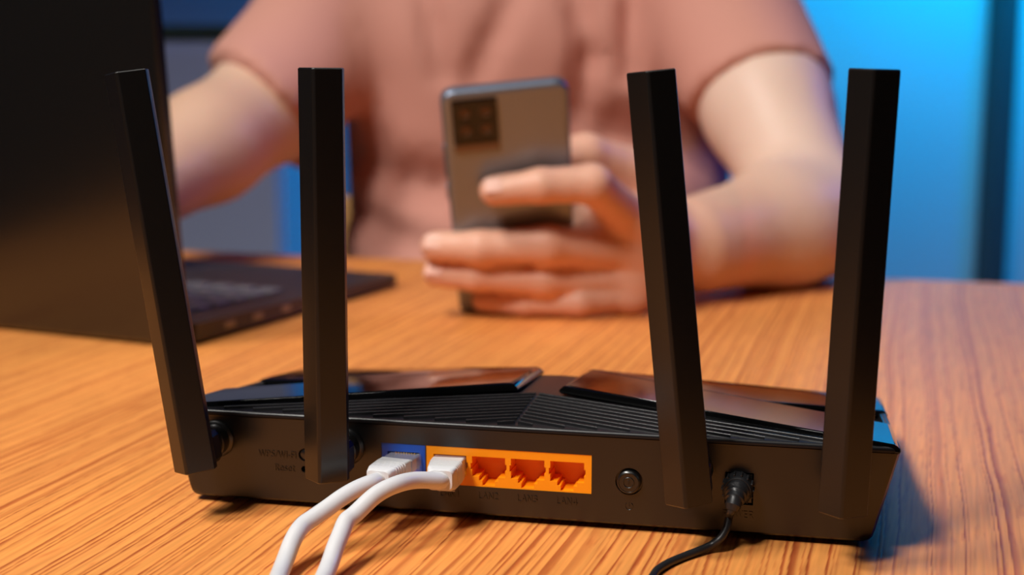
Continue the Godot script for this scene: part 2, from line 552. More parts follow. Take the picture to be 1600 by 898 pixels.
func table() -> void:
	var turn := deg_to_rad(-15.2)
	var o := thing("table", "orange-brown pine table with lined grain under the router and laptop", "table", Vector3(0, 0, 0), turn)
	var e := V(-0.2799, 0, -1.1851)
	var zf := (Basis(Vector3.UP, -turn) * e).z
	var x0 := -0.705; var x1 := 0.17; var z1 := zf + 1.24
	# the grain runs a few degrees off the table's own axis, as the photo shows
	var g := MB.new()
	g.prism(MB.rounded([Vector2(x0, zf), Vector2(x1, zf), Vector2(x1, z1), Vector2(x0, z1)], [0.008]), TY - 0.032, TY, 0.003)
	var ga := Basis(Vector3.UP, deg_to_rad(2.6))
	part("tabletop", g.mesh(38.0, func(q): var r = ga * q; return Vector2((r.x + 0.75) / 0.95, (r.z + 1.3) / 1.45)), M.wood, o)
	g = MB.new()
	for z in [zf + 0.07, z1 - 0.07]:
		g.rbox(Vector3((x0 + x1) / 2, TY - 0.077, z), Vector3(x1 - x0 - 0.2, 0.09, 0.022), 0.002)
	for x in [x0 + 0.07, x1 - 0.07]:
		g.rbox(Vector3(x, TY - 0.077, (zf + z1) / 2), Vector3(0.022, 0.09, z1 - zf - 0.2), 0.002)
	part("apron", g.mesh(), M.wood_plain, o)
	for x in [x0 + 0.08, x1 - 0.08]:
		for z in [zf + 0.08, z1 - 0.08]:
			part("leg", box(Vector3(x, (TY - 0.033) / 2, z), Vector3(0.06, TY - 0.033, 0.06), 0.004), M.wood_plain, o)

# ---------------------------------------------------------------- router
const W := 0.26
const D := 0.135
func lid_h(u: float, w: float) -> float:      # height of the glossy panels, in metres
	var uu := minf(u, W - u)
	return 0.0363 + 0.0705 * uu - 0.107 * w

func base_h(u: float, w: float) -> float:     # height of the ribbed cover in front of the rear edge
	return 0.0352 + 0.0012 * clampf(w / 0.045, 0, 1)

# a flat face across z with rectangular and round openings; us, vs hold the outline's extra grid lines
func face_with_holes(g: MB, u0: float, u1: float, v0: float, v1: float, rects: Array, circles: Array, z: float) -> void:
	var us := [u0, u1]; var vs := [v0, v1]
	for r in rects:
		us.append_array([r[0], r[1]]); vs.append_array([r[2], r[3]])
	for q in circles:
		us.append_array([q[0] - q[2] * 1.3, q[0] + q[2] * 1.3]); vs.append_array([q[1] - q[2] * 1.3, q[1] + q[2] * 1.3])
	us.sort(); vs.sort()
	for i in us.size() - 1:
		for j in vs.size() - 1:
			if us[i + 1] - us[i] < 1e-7 or vs[j + 1] - vs[j] < 1e-7: continue
			var c := Vector2((us[i] + us[i + 1]) / 2, (vs[j] + vs[j + 1]) / 2)
			var open := false
			for r in rects:
				if c.x > r[0] and c.x < r[1] and c.y > r[2] and c.y < r[3]: open = true
			for q in circles:
				if absf(c.x - q[0]) < q[2] * 1.3 and absf(c.y - q[1]) < q[2] * 1.3: open = true
			if not open:
				g.face([Vector3(us[i], vs[j], z), Vector3(us[i + 1], vs[j], z), Vector3(us[i + 1], vs[j + 1], z), Vector3(us[i], vs[j + 1], z)], Vector3.BACK)
	for q in circles:
		var n := 24
		for k in n:
			var a := TAU * k / n; var b := TAU * (k + 1) / n
			var m := func(t): var d = Vector2(cos(t), sin(t)); return d * q[2] * 1.3 / maxf(absf(d.x), absf(d.y))
			var pa: Vector2 = m.call(a); var pb: Vector2 = m.call(b)
			var ia: Vector2 = Vector2(cos(a), sin(a)) * float(q[2]); var ib: Vector2 = Vector2(cos(b), sin(b)) * float(q[2])
			var c := Vector2(q[0], q[1])
			g.face([Vector3(c.x + ia.x, c.y + ia.y, z), Vector3(c.x + pa.x, c.y + pa.y, z), Vector3(c.x + pb.x, c.y + pb.y, z), Vector3(c.x + ib.x, c.y + ib.y, z)], Vector3.BACK)
			var mid := -(ia + ib)
			g.face([Vector3(c.x + ia.x, c.y + ia.y, z), Vector3(c.x + ib.x, c.y + ib.y, z), Vector3(c.x + ib.x, c.y + ib.y, z - q[3]), Vector3(c.x + ia.x, c.y + ia.y, z - q[3])], Vector3(mid.x, mid.y, 0))
			g.face([Vector3(c.x, c.y, z - q[3]), Vector3(c.x + ia.x, c.y + ia.y, z - q[3]), Vector3(c.x + ib.x, c.y + ib.y, z - q[3])], Vector3.BACK)
	for r in rects:
		var dz := Vector3(0, 0, -float(r[4]))
		var a := Vector3(r[0], r[2], z); var b := Vector3(r[1], r[2], z); var c := Vector3(r[1], r[3], z); var d := Vector3(r[0], r[3], z)
		g.face([a, b, b + dz, a + dz], Vector3.UP); g.face([d, c, c + dz, d + dz], Vector3.DOWN)
		g.face([a, d, d + dz, a + dz], Vector3.RIGHT); g.face([b, c, c + dz, b + dz], Vector3.LEFT)

# a rectangular block across z whose front is pierced by stepped openings
func port_block(u0: float, u1: float, v0: float, v1: float, centres: Array, z: float, deep: float) -> ArrayMesh:
	var g := MB.new()
	# steps of one opening: [top, bottom, half width]
	var steps := [[23.5, 21.05, 5.95], [21.05, 18.75, 6.45], [18.75, 16.3, 5.95], [16.3, 14.9, 3.45], [14.9, 13.15, 2.25]]
	var holes := []
	for c in centres:
		for s in steps: holes.append([c - s[2] * 0.001, c + s[2] * 0.001, s[1] * 0.001, s[0] * 0.001])
	var us := [u0, u1]; var vs := [v0, v1]
	for h in holes:
		us.append_array([h[0], h[1]]); vs.append_array([h[2], h[3]])
	us.sort(); vs.sort()
	var cu := []; var cv := []
	for x in us: if cu.is_empty() or x - cu[-1] > 1e-6: cu.append(x)
	for x in vs: if cv.is_empty() or x - cv[-1] > 1e-6: cv.append(x)
	var open := func(i, j):
		if i < 0 or j < 0 or i >= cu.size() - 1 or j >= cv.size() - 1: return false
		var x = (cu[i] + cu[i + 1]) / 2; var y = (cv[j] + cv[j + 1]) / 2
		for h in holes:
			if x > h[0] and x < h[1] and y > h[2] and y < h[3]: return true
		return false
	for i in cu.size() - 1:
		for j in cv.size() - 1:
			var a := Vector3(cu[i], cv[j], z); var b := Vector3(cu[i + 1], cv[j], z)
			var c := Vector3(cu[i + 1], cv[j + 1], z); var d := Vector3(cu[i], cv[j + 1], z)
			if not open.call(i, j):
				g.face([a, b, c, d], Vector3.BACK)
				continue
			var dz := Vector3(0, 0, -deep)
			g.face([a + dz, b + dz, c + dz, d + dz], Vector3.BACK)
			if not open.call(i, j - 1): g.face([a, b, b + dz, a + dz], Vector3.UP)
			if not open.call(i, j + 1): g.face([d, c, c + dz, d + dz], Vector3.DOWN)
			if not open.call(i - 1, j): g.face([a, d, d + dz, a + dz], Vector3.RIGHT)
			if not open.call(i + 1, j): g.face([b, c, c + dz, b + dz], Vector3.LEFT)
	var o4 := [Vector3(u0, v0, z), Vector3(u1, v0, z), Vector3(u1, v1, z), Vector3(u0, v1, z)]
	for k in 4:
		var a: Vector3 = o4[k]; var b: Vector3 = o4[(k + 1) % 4]
		var q := Vector3(0, 0, -deep - 0.001)
		g.face([a, b, b + q, a + q], ((a + b) / 2 - Vector3((u0 + u1) / 2, (v0 + v1) / 2, z)) * Vector3(1, 1, 0))
	return g.mesh(20.0)

func lettering(text: String, tall: float, at: Vector3, parent: Node3D, material: Material, called := "embossed_lettering") -> void:
	var t := TextMesh.new()
	var f := SystemFont.new()
	f.font_names = PackedStringArray(["Droid Sans"])
	t.font = f; t.text = text; t.font_size = 32
	t.pixel_size = tall / (0.72 * 32.0); t.depth = 0.0007
	t.curve_step = 4.0
	var o := part(called, t, material, parent)
	o.position = at

func router() -> void:
	var o := thing("router", "black wireless router with four upright antennas and glossy angled lid panels", "router", V(-0.12659, 0, -0.50242), deg_to_rad(-12.33))
	# lower body: the rear face with its openings, the sides, the front and the bottom
	var g := MB.new()
	var y0 := 0.0019; var y1 := 0.0331
	var slope := 0.113
	# outline of a cross-section at depth w: narrower at the bottom, with rounded bottom corners
	var ring := func(w: float, ins: float) -> PackedVector3Array:
		var top: float = y1 - slope * w
		var b := 0.0080 - 0.0000 * w
		var pts := MB.rounded([Vector2(0.0 + ins, top), Vector2(b + ins, y0 + ins * 0.5), Vector2(W - b - ins, y0 + ins * 0.5), Vector2(W - ins, top)], [0.0, 0.003, 0.003, 0.0], 4)
		var r := PackedVector3Array()
		for q in pts: r.append(Vector3(q.x, q.y, -w))
		return r
	var rear := MB.new()
	var rects := [[0.0820, 0.0982, 0.01262, 0.0265, 0.0012], [0.0985, 0.15765, 0.01262, 0.0265, 0.0012], [0.2033, 0.2128, 0.0124, 0.0236, 0.0012]]
	var circles := [[0.0531, 0.0202, 0.00235, 0.002], [0.0529, 0.01485, 0.00125, 0.004], [0.1707, 0.0180, 0.0048, 0.0015]]
	face_with_holes(rear, 0.012, 0.248, 0.0045, 0.0325, rects, circles, 0.0)
	# the rest of the rear face round that panel
	var r0: PackedVector3Array = ring.call(0.0, 0.0024)
	var inner := [Vector3(0.012, 0.0325, 0), Vector3(0.012, 0.0045, 0), Vector3(0.248, 0.0045, 0), Vector3(0.248, 0.0325, 0)]
	var n := r0.size()
	rear.face([r0[0], inner[0], inner[1], r0[1]], Vector3.BACK)
	for k in range(1, 5): rear.face([r0[k], r0[k + 1], inner[1]], Vector3.BACK)
	rear.face([r0[5], r0[6], inner[2], inner[1]], Vector3.BACK)
	for k in range(6, n - 2): rear.face([r0[k], r0[k + 1], inner[2]], Vector3.BACK)
	rear.face([r0[n - 2], r0[n - 1], inner[3], inner[2]], Vector3.BACK)
	rear.face([r0[n - 1], r0[0], inner[0], inner[3]], Vector3.BACK)
	g.p = rear.p; g.mark = g.p.size()
	# sides and bottom as an open loft, faces set outwards by hand
	var rings := [r0, ring.call(0.0008, 0.0008), ring.call(0.0024, 0.0), ring.call(D - 0.003, 0.0), ring.call(D, 0.003)]
	for k in rings.size() - 1:
		for i in n - 1:
			var mid: Vector3 = (rings[k][i] + rings[k][i + 1]) / 2.0
			g.face([rings[k][i], rings[k][i + 1], rings[k + 1][i + 1], rings[k + 1][i]], (mid - Vector3(W / 2, 0.03, -D / 2)) * Vector3(0.3, 1, 0.05) if absf(mid.x - W / 2) < 0.115 else (mid - Vector3(W / 2, 0.018, -D / 2)))
	g.face(Array(rings[-1]), Vector3.FORWARD)
	part("body", g.mesh(30.0), M.black, o)
	# top cover: rim that runs round, sheared so that the router is thinner at the front
	g = MB.new()
	var outline := MB.rounded([Vector2(-0.0003, 0.0004), Vector2(W + 0.0003, 0.0004), Vector2(W - 0.001, -D), Vector2(0.001, -D)], [0.003], 5)
	var shear := func(v: Vector3) -> Vector3: return v + Vector3(0, slope * v.z, 0)
	var lv := [[0.0326, 0.0014], [0.0334, 0.0013], [0.03345, 0.0], [0.0340, 0.0], [0.03449, 0.0001], [0.03488, 0.00036], [0.03517, 0.00074], [0.03529, 0.0012], [0.0352, 0.0017], [0.0350, 0.0020], [0.0350, 0.0026]]
	var prev := PackedVector3Array()
	for k in lv.size():
		var r := PackedVector3Array()
		for q in MB.inset(outline, lv[k][1]): r.append(shear.call(Vector3(q.x, lv[k][0], q.y)))
		if k > 0:
			for i in r.size():
				var j := (i + 1) % r.size()
				g.quad(prev[i], prev[j], r[j], r[i])
		prev = r
	g.shell()
	# the cover's roof: facets between the rim and a low ridge in the middle
	var a := Vector3(W / 2, 0.0364, -0.046); var b := Vector3(W / 2, 0.0328, -0.092)
	var sl := Vector3(0.004, 0.0243, -0.067); var sr := Vector3(W - 0.004, 0.0243, -0.067)
	for i in prev.size():
		var j := (i + 1) % prev.size()
		var m := (prev[i] + prev[j]) / 2.0
		var d := (prev[j] - prev[i]).abs()
		if d.x > 0.1: g.face([prev[i], prev[j], a if m.z > -0.06 else b], Vector3.UP)
		elif d.z > 0.05:
			var s: Vector3 = sl if m.x < W / 2 else sr
			g.face([prev[i], prev[j], s], Vector3.UP)
			var e0: Vector3 = prev[i] if prev[i].z > prev[j].z else prev[j]
			var e1: Vector3 = prev[j] if prev[i].z > prev[j].z else prev[i]
			g.face([e0, s, a], Vector3.UP); g.face([e1, s, b], Vector3.UP); g.face([s, a, b], Vector3.UP)
		else: g.face([prev[i], prev[j], a if m.z > -0.06 else b], Vector3.UP)
	g.mark = g.p.size()
	part("top_cover", g.mesh(33.0), M.cover, o)
	# ridges of the cover, parallel to the glossy panels
	for k in 10:
		var wk := 0.0055 + 0.0042 * k
		for side in [0, 1]:
			var us := maxf(0.010, W / 2 - (wk - 0.0032) / 0.369)
			var ue := W / 2 - 0.0006
			if ue - us < 0.004: continue
			var p0 := Vector3(us, base_h(us, wk - 0.369 * (W / 2 - us)), -(wk - 0.369 * (W / 2 - us)))
			var p1 := Vector3(ue, base_h(ue, wk), -wk)
			if side == 1:
				p0.x = W - p0.x; p1.x = W - p1.x
			g = MB.new()
			var ac := Vector3(0, 0, 1)
			var rr := []
			for q in [p0, p1]:
				var arc := PackedVector3Array([q + ac * 0.0009 - Vector3(0, 0.0006, 0)])
				for j in 7: arc.append(q + ac * (0.0006 * cos(PI * j / 6.0)) + Vector3(0, 0.0002 + 0.0005 * sin(PI * j / 6.0), 0))
				arc.append(q - ac * 0.0009 - Vector3(0, 0.0006, 0))
				rr.append(arc)
			g.loft(rr)
			part("ridge", g.mesh(45.0), M.ridge, o)
	# short ridges in the notch at either end
	for k in 4:
		for s in [0.0245, W - 0.0245]:
			part("ridge", box(Vector3(s, 0.0275 - 0.0035 + 0.0022, -0.058 - 0.0045 * k), Vector3(0.036, 0.0014, 0.0012), 0.0003, Basis(Vector3.FORWARD, (-0.07 if s < 0.1 else 0.07))), M.cover, o)
	# four glossy panels, two to a side, meeting in a groove
	for side in [0, 1]:
		var near := [Vector2(0.0002, -0.0008), Vector2(0.122, 0.0445), Vector2(0.1212, 0.0985), Vector2(0.0002, 0.0472)]
		var far := [Vector2(0.0470, 0.0676), Vector2(0.1212, 0.0991), Vector2(0.1212, 0.1010), Vector2(0.0002, 0.1345), Vector2(0.0002, 0.0860)]
		for poly in [near, far]:
			var pp := []
			for q in poly: pp.append(Vector2(W - q.x if side else q.x, -q.y))
			g = MB.new()
			var dip: float = 0.0 if poly == near else 0.018
			g.prism(pp, -0.0034, 0.0, 0.0007, func(v: Vector3) -> Vector3:
				var uu := minf(v.x, W - v.x)
				var off := maxf(0.0, -v.z - (0.0475 + 0.43 * uu)) if dip > 0.0 else 0.0
				var sh := 0.0
				var down := 0.0
				if uu > 0.115:           # the broad bevel at the tip
					if v.y > -0.0001: sh = -0.0026
					elif v.y > -0.0005:
						sh = -0.0012; down = 0.0004
					elif v.y > -0.001: down = 0.0013
				elif uu < 0.004:
					if v.y > -0.0001: sh = 0.0014
					elif v.y > -0.0005:
						sh = 0.0006; down = 0.0003
					elif v.y > -0.001: down = 0.0009
				return Vector3(v.x + (sh if v.x < W / 2 else -sh), v.y - down + lid_h(v.x, -v.z) - dip * off, v.z))
			part("glossy_panel", g.mesh(48.0), M.gloss, o, "glossy black panel of the lid")
	# ports
	part("wan_port", port_block(0.0820, 0.0982, 0.01262, 0.0265, [0.09015], -0.0002, 0.0092), M.blue_plastic, o, "blue network port")
	var edges := [0.0985, 0.114135, 0.128105, 0.142075, 0.15765]
	for k in 4: part("lan_port", port_block(edges[k], edges[k + 1], 0.01262, 0.0265, [0.10715 + 0.01397 * k], -0.0002, 0.0092), M.orange, o, "orange network port")
	# power button with its ring-and-bar mark
	var zf := Basis(Vector3.RIGHT, PI / 2)
	g = MB.new()
	g.lathe([Vector2(0.0041, -0.0012), Vector2(0.0041, 0.0012), Vector2(0.0037, 0.0017), Vector2(0.0034, 0.0018), Vector2(0.0033, 0.0015), Vector2(0.0001, 0.0015)], Vector3(0.1707, 0.0180, 0), zf, 32)
	var btn := part("power_button", g.mesh(), M.black, o)
	g = MB.new()
	torus(g, Vector3(0.1707, 0.0180, 0.0016), 0.0018, 0.00022)
	g.rbox(Vector3(0.1707, 0.0182, 0.0016), Vector3(0.0004, 0.0017, 0.0005), 0.0001)
	part("button_mark", g.mesh(), M.black, btn)
	g = MB.new()
	g.lathe([Vector2(0.0021, -0.0019), Vector2(0.0021, -0.0006), Vector2(0.0015, -0.0002), Vector2(0.0001, -0.0001)], Vector3(0.0531, 0.0202, 0), zf, 24)
	part("wps_button", g.mesh(), M.black, o)
	# power inlet
	g = MB.new()
	g.rbox(Vector3(0.20805, 0.0180, -0.0035), Vector3(0.0087, 0.0104, 0.006), 0.0003)
	part("power_inlet", g.mesh(), M.black, o)
	# lettering in relief
	lettering("WPS/Wi-Fi", 0.0018, Vector3(0.0427, 0.0199, 0.0), o, M.black)
	lettering("Reset", 0.0018, Vector3(0.0453, 0.0149, 0.0), o, M.black)
	for k in 4:
		lettering("LAN%d" % (k + 1), 0.0017, Vector3(0.10715 + 0.01397 * k, 0.0095, 0.0), o, M.black)
	lettering("POWER", 0.0015, Vector3(0.2078, 0.0090, 0.0), o, M.black)
	g = MB.new()
	torus(g, Vector3(0.1708, 0.0092, 0.0), 0.0013, 0.0002, 0.6)
	g.rbox(Vector3(0.1708, 0.0099, 0.0), Vector3(0.0003, 0.0015, 0.0004), 0.0001)
	part("power_mark", g.mesh(), M.black, o)
	for u in [0.03, W - 0.03]:
		for w in [0.012, D - 0.012]:
			g = MB.new()
			g.lathe([Vector2(0.004, 0.0), Vector2(0.0045, 0.0004), Vector2(0.0045, 0.0022)], Vector3(u, 0, -w))
			part("rubber_foot", g.mesh(), M.rubber, o)
	# antennas
	for q in [[0.0193, 8.25], [0.0689, -0.37], [0.1924, 6.0], [0.2419, -1.77]]:
		var am := antenna_mesh()
		var an := part("antenna", am, M.antenna, o)
		an.position = Vector3(q[0], 0.0244, 0.021)
		an.rotation_degrees.z = q[1]
		g = MB.new()
		g.lathe([Vector2(0.0069, 0.0), Vector2(0.0069, 0.0016), Vector2(0.0064, 0.0020), Vector2(0.0058, 0.0022), Vector2(0.0058, 0.0058), Vector2(0.0062, 0.0060), Vector2(0.0062, 0.0078), Vector2(0.0057, 0.0080), Vector2(0.0057, 0.0108), Vector2(0.0061, 0.0110), Vector2(0.0061, 0.0134)], Vector3(0, 0, -0.0212), zf, 32)
		part("hinge", g.mesh(), M.black, an)
		g = MB.new()
		var hp := [Vector2(-0.0071, -0.0035), Vector2(-0.0058, -0.0052), Vector2(0.0058, -0.0052), Vector2(0.0073, -0.0035), Vector2(0.0073, 0.0045), Vector2(0.006, 0.0062), Vector2(-0.006, 0.0062), Vector2(-0.0071, 0.0045)]
		var rg := []
		for z in [-0.0082, -0.0030]:
			var r := PackedVector3Array()
			for h in hp: r.append(Vector3(h.x, h.y, z))
			rg.append(r)
		g.loft(rg)
		part("hinge_block", g.mesh(20.0), M.antenna, an)

func torus(g: MB, at: Vector3, r: float, t: float, gap := 0.0) -> void:
	var path := []
	var n := 28
	for i in n + 1:
		var an := PI / 2 + gap + (TAU - 2 * gap) * i / n
		path.append(at + Vector3(cos(an) * r, sin(an) * r, 0))
	g.tube(path, [t], 6)

func antenna_mesh() -> ArrayMesh:
	var g := MB.new()
	var prof := MB.rounded([Vector2(-0.0010, 0.0055), Vector2(0.0002, 0.0055), Vector2(0.0077, 0.0003), Vector2(0.0074, -0.0032), Vector2(-0.0074, -0.0032), Vector2(-0.0077, 0.0003)], [0.0003, 0.0003, 0.0004, 0.0006, 0.0006, 0.0004], 2)
	var rings := []
	for lv in [[-0.0062, 0.0004], [-0.0058, 0.0], [0.1334, 0.0], [0.1338, 0.0004]]:
		var r := PackedVector3Array()
		for q in MB.inset(prof, lv[1]): r.append(Vector3(q.x, lv[0], q.y))
		rings.append(r)
	g.loft(rings)
	return g.mesh(20.0)

# ---------------------------------------------------------------- cables
func smooth(pts: Array, n := 6) -> Array:
	var out := []
	for i in pts.size() - 1:
		var p0: Vector3 = pts[maxi(i - 1, 0)]; var p3: Vector3 = pts[mini(i + 2, pts.size() - 1)]
		for k in n: out.append((pts[i] as Vector3).cubic_interpolate(pts[i + 1], p0, p3, float(k) / n))
	out.append(pts[-1])
	return out

func cables() -> void:
	var rot := Basis(Vector3.UP, deg_to_rad(-12.33))
	var org := V(-0.12659, 0, -0.50242)
	var swing := [4.0, -8.0]
	var runs := [
		[Vector3(0.10715, 0.0195, 0.0), 0.0, "white network cable in the first orange port, its transparent latch showing below", [V(-0.0324, 0.0215, -0.4560), V(-0.0385, 0.0221, -0.4490), V(-0.0446, 0.0202, -0.4440), V(-0.0508, 0.0157, -0.4380), V(-0.0533, 0.0143, -0.4350), V(-0.0545, 0.0118, -0.4310), V(-0.0558, 0.0089, -0.4260), V(-0.0567, 0.0061, -0.4210), V(-0.0575, 0.0042, -0.4150), V(-0.0582, 0.0032, -0.4050), V(-0.0570, 0.0030, -0.370), V(-0.052, 0.0030, -0.30), V(-0.07, 0.0030, -0.16), V(-0.11, 0.0030, 0.0), V(-0.12, 0.0030, 0.13)]],
		[Vector3(0.09015, 0.0195, 0.0050), 0.0, "white network cable plugged into the blue port", [V(-0.0479, 0.0198, -0.4580), V(-0.0522, 0.0190, -0.4540), V(-0.0565, 0.0174, -0.4500), V(-0.0607, 0.0152, -0.4460), V(-0.0648, 0.0132, -0.4420), V(-0.0676, 0.0119, -0.4390), V(-0.0693, 0.0104, -0.4350), V(-0.0706, 0.0080, -0.4310), V(-0.0714, 0.0056, -0.4270), V(-0.0719, 0.0040, -0.4220), V(-0.0721, 0.0032, -0.4150), V(-0.0718, 0.0030, -0.400), V(-0.071, 0.0030, -0.36), V(-0.080, 0.0030, -0.30), V(-0.11, 0.0030, -0.16), V(-0.15, 0.0030, 0.0), V(-0.16, 0.0030, 0.12)]]]
	for run in runs:
		var base: Vector3 = run[0]
		var at := org + rot * Vector3(base.x, 0, base.z)
		var o := thing("network_cable", run[2], "cable", at, deg_to_rad(-12.33 + swing[0 if base.x > 0.1 else 1]), "white network cables in the router")
		var y: float = base.y
		# transparent plug with its contacts and latch
		var g := MB.new()
		g.rbox(Vector3(0, y, -0.0035), Vector3(0.0115, 0.0072, 0.0110), 0.0004)
		part("plug", g.mesh(20.0), M.clear, o, "transparent plastic plug")
		g = MB.new()
		for k in 8: g.rbox(Vector3(-0.0036 + 0.00102 * k, y + 0.0034, -0.0070), Vector3(0.0004, 0.0010, 0.004), 0.0001)
		part("contacts", g.mesh(), M.gold, o)
		g = MB.new()
		g.rbox(Vector3(0, y - 0.0052, 0.0003), Vector3(0.0062, 0.0009, 0.0135), 0.0002, Basis(Vector3.RIGHT, 0.26))
		part("latch", g.mesh(), M.clear, o)
		# white boot: square at the plug, ribbed, rounded where the cable leaves
		g = MB.new()
		var rings := []
		var spec := [[0.0022, 5.5, 3.6, 0.8], [0.0026, 5.75, 3.95, 0.9], [0.0070, 5.75, 4.05, 1.0]]
		for k in 5:
			var z := 0.0072 + 0.0015 * k
			var wd := 5.72 - 0.13 * k
			spec.append_array([[z, wd, 4.1, 1.1], [z + 0.0002, wd - 0.65, 3.5, 1.1], [z + 0.0006, wd - 0.65, 3.5, 1.1], [z + 0.0008, wd - 0.05, 4.1, 1.2]])
		spec.append_array([[0.0150, 4.95, 4.0, 1.5], [0.0166, 4.6, 3.8, 1.8], [0.0174, 4.1, 3.4, 1.9]])
		for s in spec:
			var r := PackedVector3Array()
			for q in MB.rounded([Vector2(-s[1], -s[2]), Vector2(s[1], -s[2]), Vector2(s[1], s[2]), Vector2(-s[1], s[2])], [s[3]], 4):
				r.append(Vector3(q.x * 0.001, y + q.y * 0.001, s[0]))
			rings.append(r)
		g.loft(rings)
		part("boot", g.mesh(32.0), M.white, o, "white ribbed boot")
		var path := [o.to_local(o.to_global(Vector3(0, y, 0.0150)))]
		path.append(Vector3(0, y, 0.0175))
		var loc := o.transform.affine_inverse()
		for q in run[3]: path.append(loc * q)
		g = MB.new()
		g.tube(smooth(path), [0.0029], 20)
		part("cord", g.mesh(60.0), M.white, o)
	# power lead
	var at := org + rot * Vector3(0.2080, 0, 0.0006)
	var o := thing("power_cable", "thin black power lead with a ribbed plug in the router, running to the table", "cable", at, deg_to_rad(-12.33))
	var dir := Basis(Vector3.RIGHT, PI / 2)
	var g := MB.new()
	g.lathe([Vector2(0.0046, -0.0005), Vector2(0.0050, 0.0002), Vector2(0.0050, 0.0058), Vector2(0.0044, 0.0068)], Vector3(-0.0002, 0.0192, 0), dir, 28)
	part("plug", g.mesh(), M.cord, o)
	for k in 14:
		var an := TAU * k / 14.0
		part("rib", box(Vector3(-0.0002 + cos(an) * 0.0050, 0.0192 + sin(an) * 0.0050, 0.0033), Vector3(0.0010, 0.0006, 0.0046), 0.00015, Basis(Vector3.BACK, an)), M.cord, o)
	g = MB.new()
	g.tube([Vector3(-0.0002, 0.0192, 0.0060), Vector3(-0.0003, 0.0190, 0.0078), Vector3(-0.0003, 0.0189, 0.0080), Vector3(-0.0005, 0.0184, 0.0094), Vector3(-0.0005, 0.0183, 0.0096), Vector3(-0.0008, 0.0174, 0.0110), Vector3(-0.0008, 0.0173, 0.0112), Vector3(-0.0012, 0.0160, 0.0124), Vector3(-0.0016, 0.0146, 0.0130)], [0.0043, 0.0041, 0.0035, 0.0036, 0.0030, 0.0032, 0.0026, 0.0027, 0.0019], 18)
	part("strain_relief", g.mesh(), M.cord, o)
	var loc := o.transform.affine_inverse()
	var path := [Vector3(-0.0012, 0.0160, 0.0124), Vector3(-0.0017, 0.0143, 0.0132)]
	for q in [V(0.0722, 0.0112, -0.4495), V(0.0709, 0.0078, -0.4470), V(0.0685, 0.0048, -0.4450), V(0.0644, 0.0022, -0.4445), V(0.0567, 0.0014, -0.4387), V(0.0506, 0.0014, -0.4323), V(0.0462, 0.0014, -0.4259), V(0.0444, 0.0014, -0.4212), V(0.0413, 0.0014, -0.4120), V(0.0382, 0.0014, -0.3991), V(0.030, 0.0014, -0.34), V(0.036, 0.0014, -0.24), V(0.05, 0.0014, -0.10), V(0.045, 0.0014, 0.14)]: path.append(loc * q)
	g = MB.new()
	g.tube(smooth(path), [0.00135], 14)
	part("cord", g.mesh(60.0), M.cord, o)

# ---------------------------------------------------------------- laptop
func laptop() -> void:
	var o := thing("laptop", "open dark grey laptop with its lid turned to the camera, left of the router", "laptop", V(-0.179, 0, -0.783), deg_to_rad(-25.0))
	var wd := 0.322; var dp := 0.235
	var top := func(z: float) -> float: return 0.0130 + 0.0045 * z / dp     # z runs from 0 at the hinge to -dp
	var g := MB.new()
	g.prism(MB.rounded([Vector2(-wd, -dp), Vector2(0, -dp), Vector2(0, 0), Vector2(-wd, 0)], [0.010, 0.010, 0.003, 0.003]), 0.0, 1.0, 0.0, func(v: Vector3) -> Vector3: return Vector3(v.x, 0.0025 if v.y < 0.5 else top.call(v.z), v.z))
	part("base", g.mesh(25.0), M.deck, o)
	for x in [-0.03, -wd + 0.03]:
		for z in [-0.02, -dp + 0.02]:
			g = MB.new(); g.lathe([Vector2(0.006, 0.0), Vector2(0.006, 0.0028)], Vector3(x, 0, z), Basis(), 14)
			part("rubber_foot", g.mesh(), M.rubber, o)
	# keyboard: six rows
	for r in 6:
		for k in 15:
			var x := -0.026 - 0.0187 * k
			var z := -0.026 - 0.0187 * r
			part("key", box(Vector3(x - 0.008, top.call(z) + 0.0008, z), Vector3(0.0138, 0.0022, 0.0138), 0.0006), M.key, o)
	part("touchpad", box(Vector3(-0.17, top.call(-0.19) + 0.0000, -0.188), Vector3(0.11, 0.0008, 0.065), 0.0003, Basis(Vector3.RIGHT, -0.019)), M.deck, o)
	# sockets along the right side
	for q in [[-0.032, 0.009], [-0.060, 0.009], [-0.090, 0.0085], [-0.118, 0.007]]:
		part("port", box(Vector3(-0.0004, 0.0072, q[0]), Vector3(0.0018, 0.0042, q[1] * 1.1), 0.0005), M.metal, o, "metal edge of a side port")
	# lid, leaning back towards the camera
	var lean := Basis(Vector3.RIGHT, deg_to_rad(4.3))
	g = MB.new()
	var rings := []
	for lv in [[-0.0005, 0.002], [0.0005, 0.0], [0.0055, 0.0], [0.0068, 0.002]]:
		var r := PackedVector3Array()
		for q in MB.inset(MB.rounded([Vector2(-wd, 0.002), Vector2(0, 0.002), Vector2(0, 0.240), Vector2(-wd, 0.240)], [0.003, 0.003, 0.010, 0.010]), lv[1]):
			r.append(Vector3(0, 0, 0.0045) + lean * Vector3(q.x, q.y, lv[0]))
		rings.append(r)
	g.loft(rings)
	part("lid", g.mesh(30.0), M.laptop, o)
	part("screen", box(Vector3(0, 0, 0.0045) + lean * Vector3(-wd / 2, 0.128, -0.0009), Vector3(wd - 0.02, 0.2, 0.0012), 0.0003, lean), M.screen, o)
	g = MB.new()
	for x in [-0.06, -wd + 0.06]:
		g.tube([Vector3(x - 0.025, 0.0085, 0.0035), Vector3(x + 0.025, 0.0085, 0.0035)], [0.0042], 14)
	part("hinge", g.mesh(), M.laptop, o)

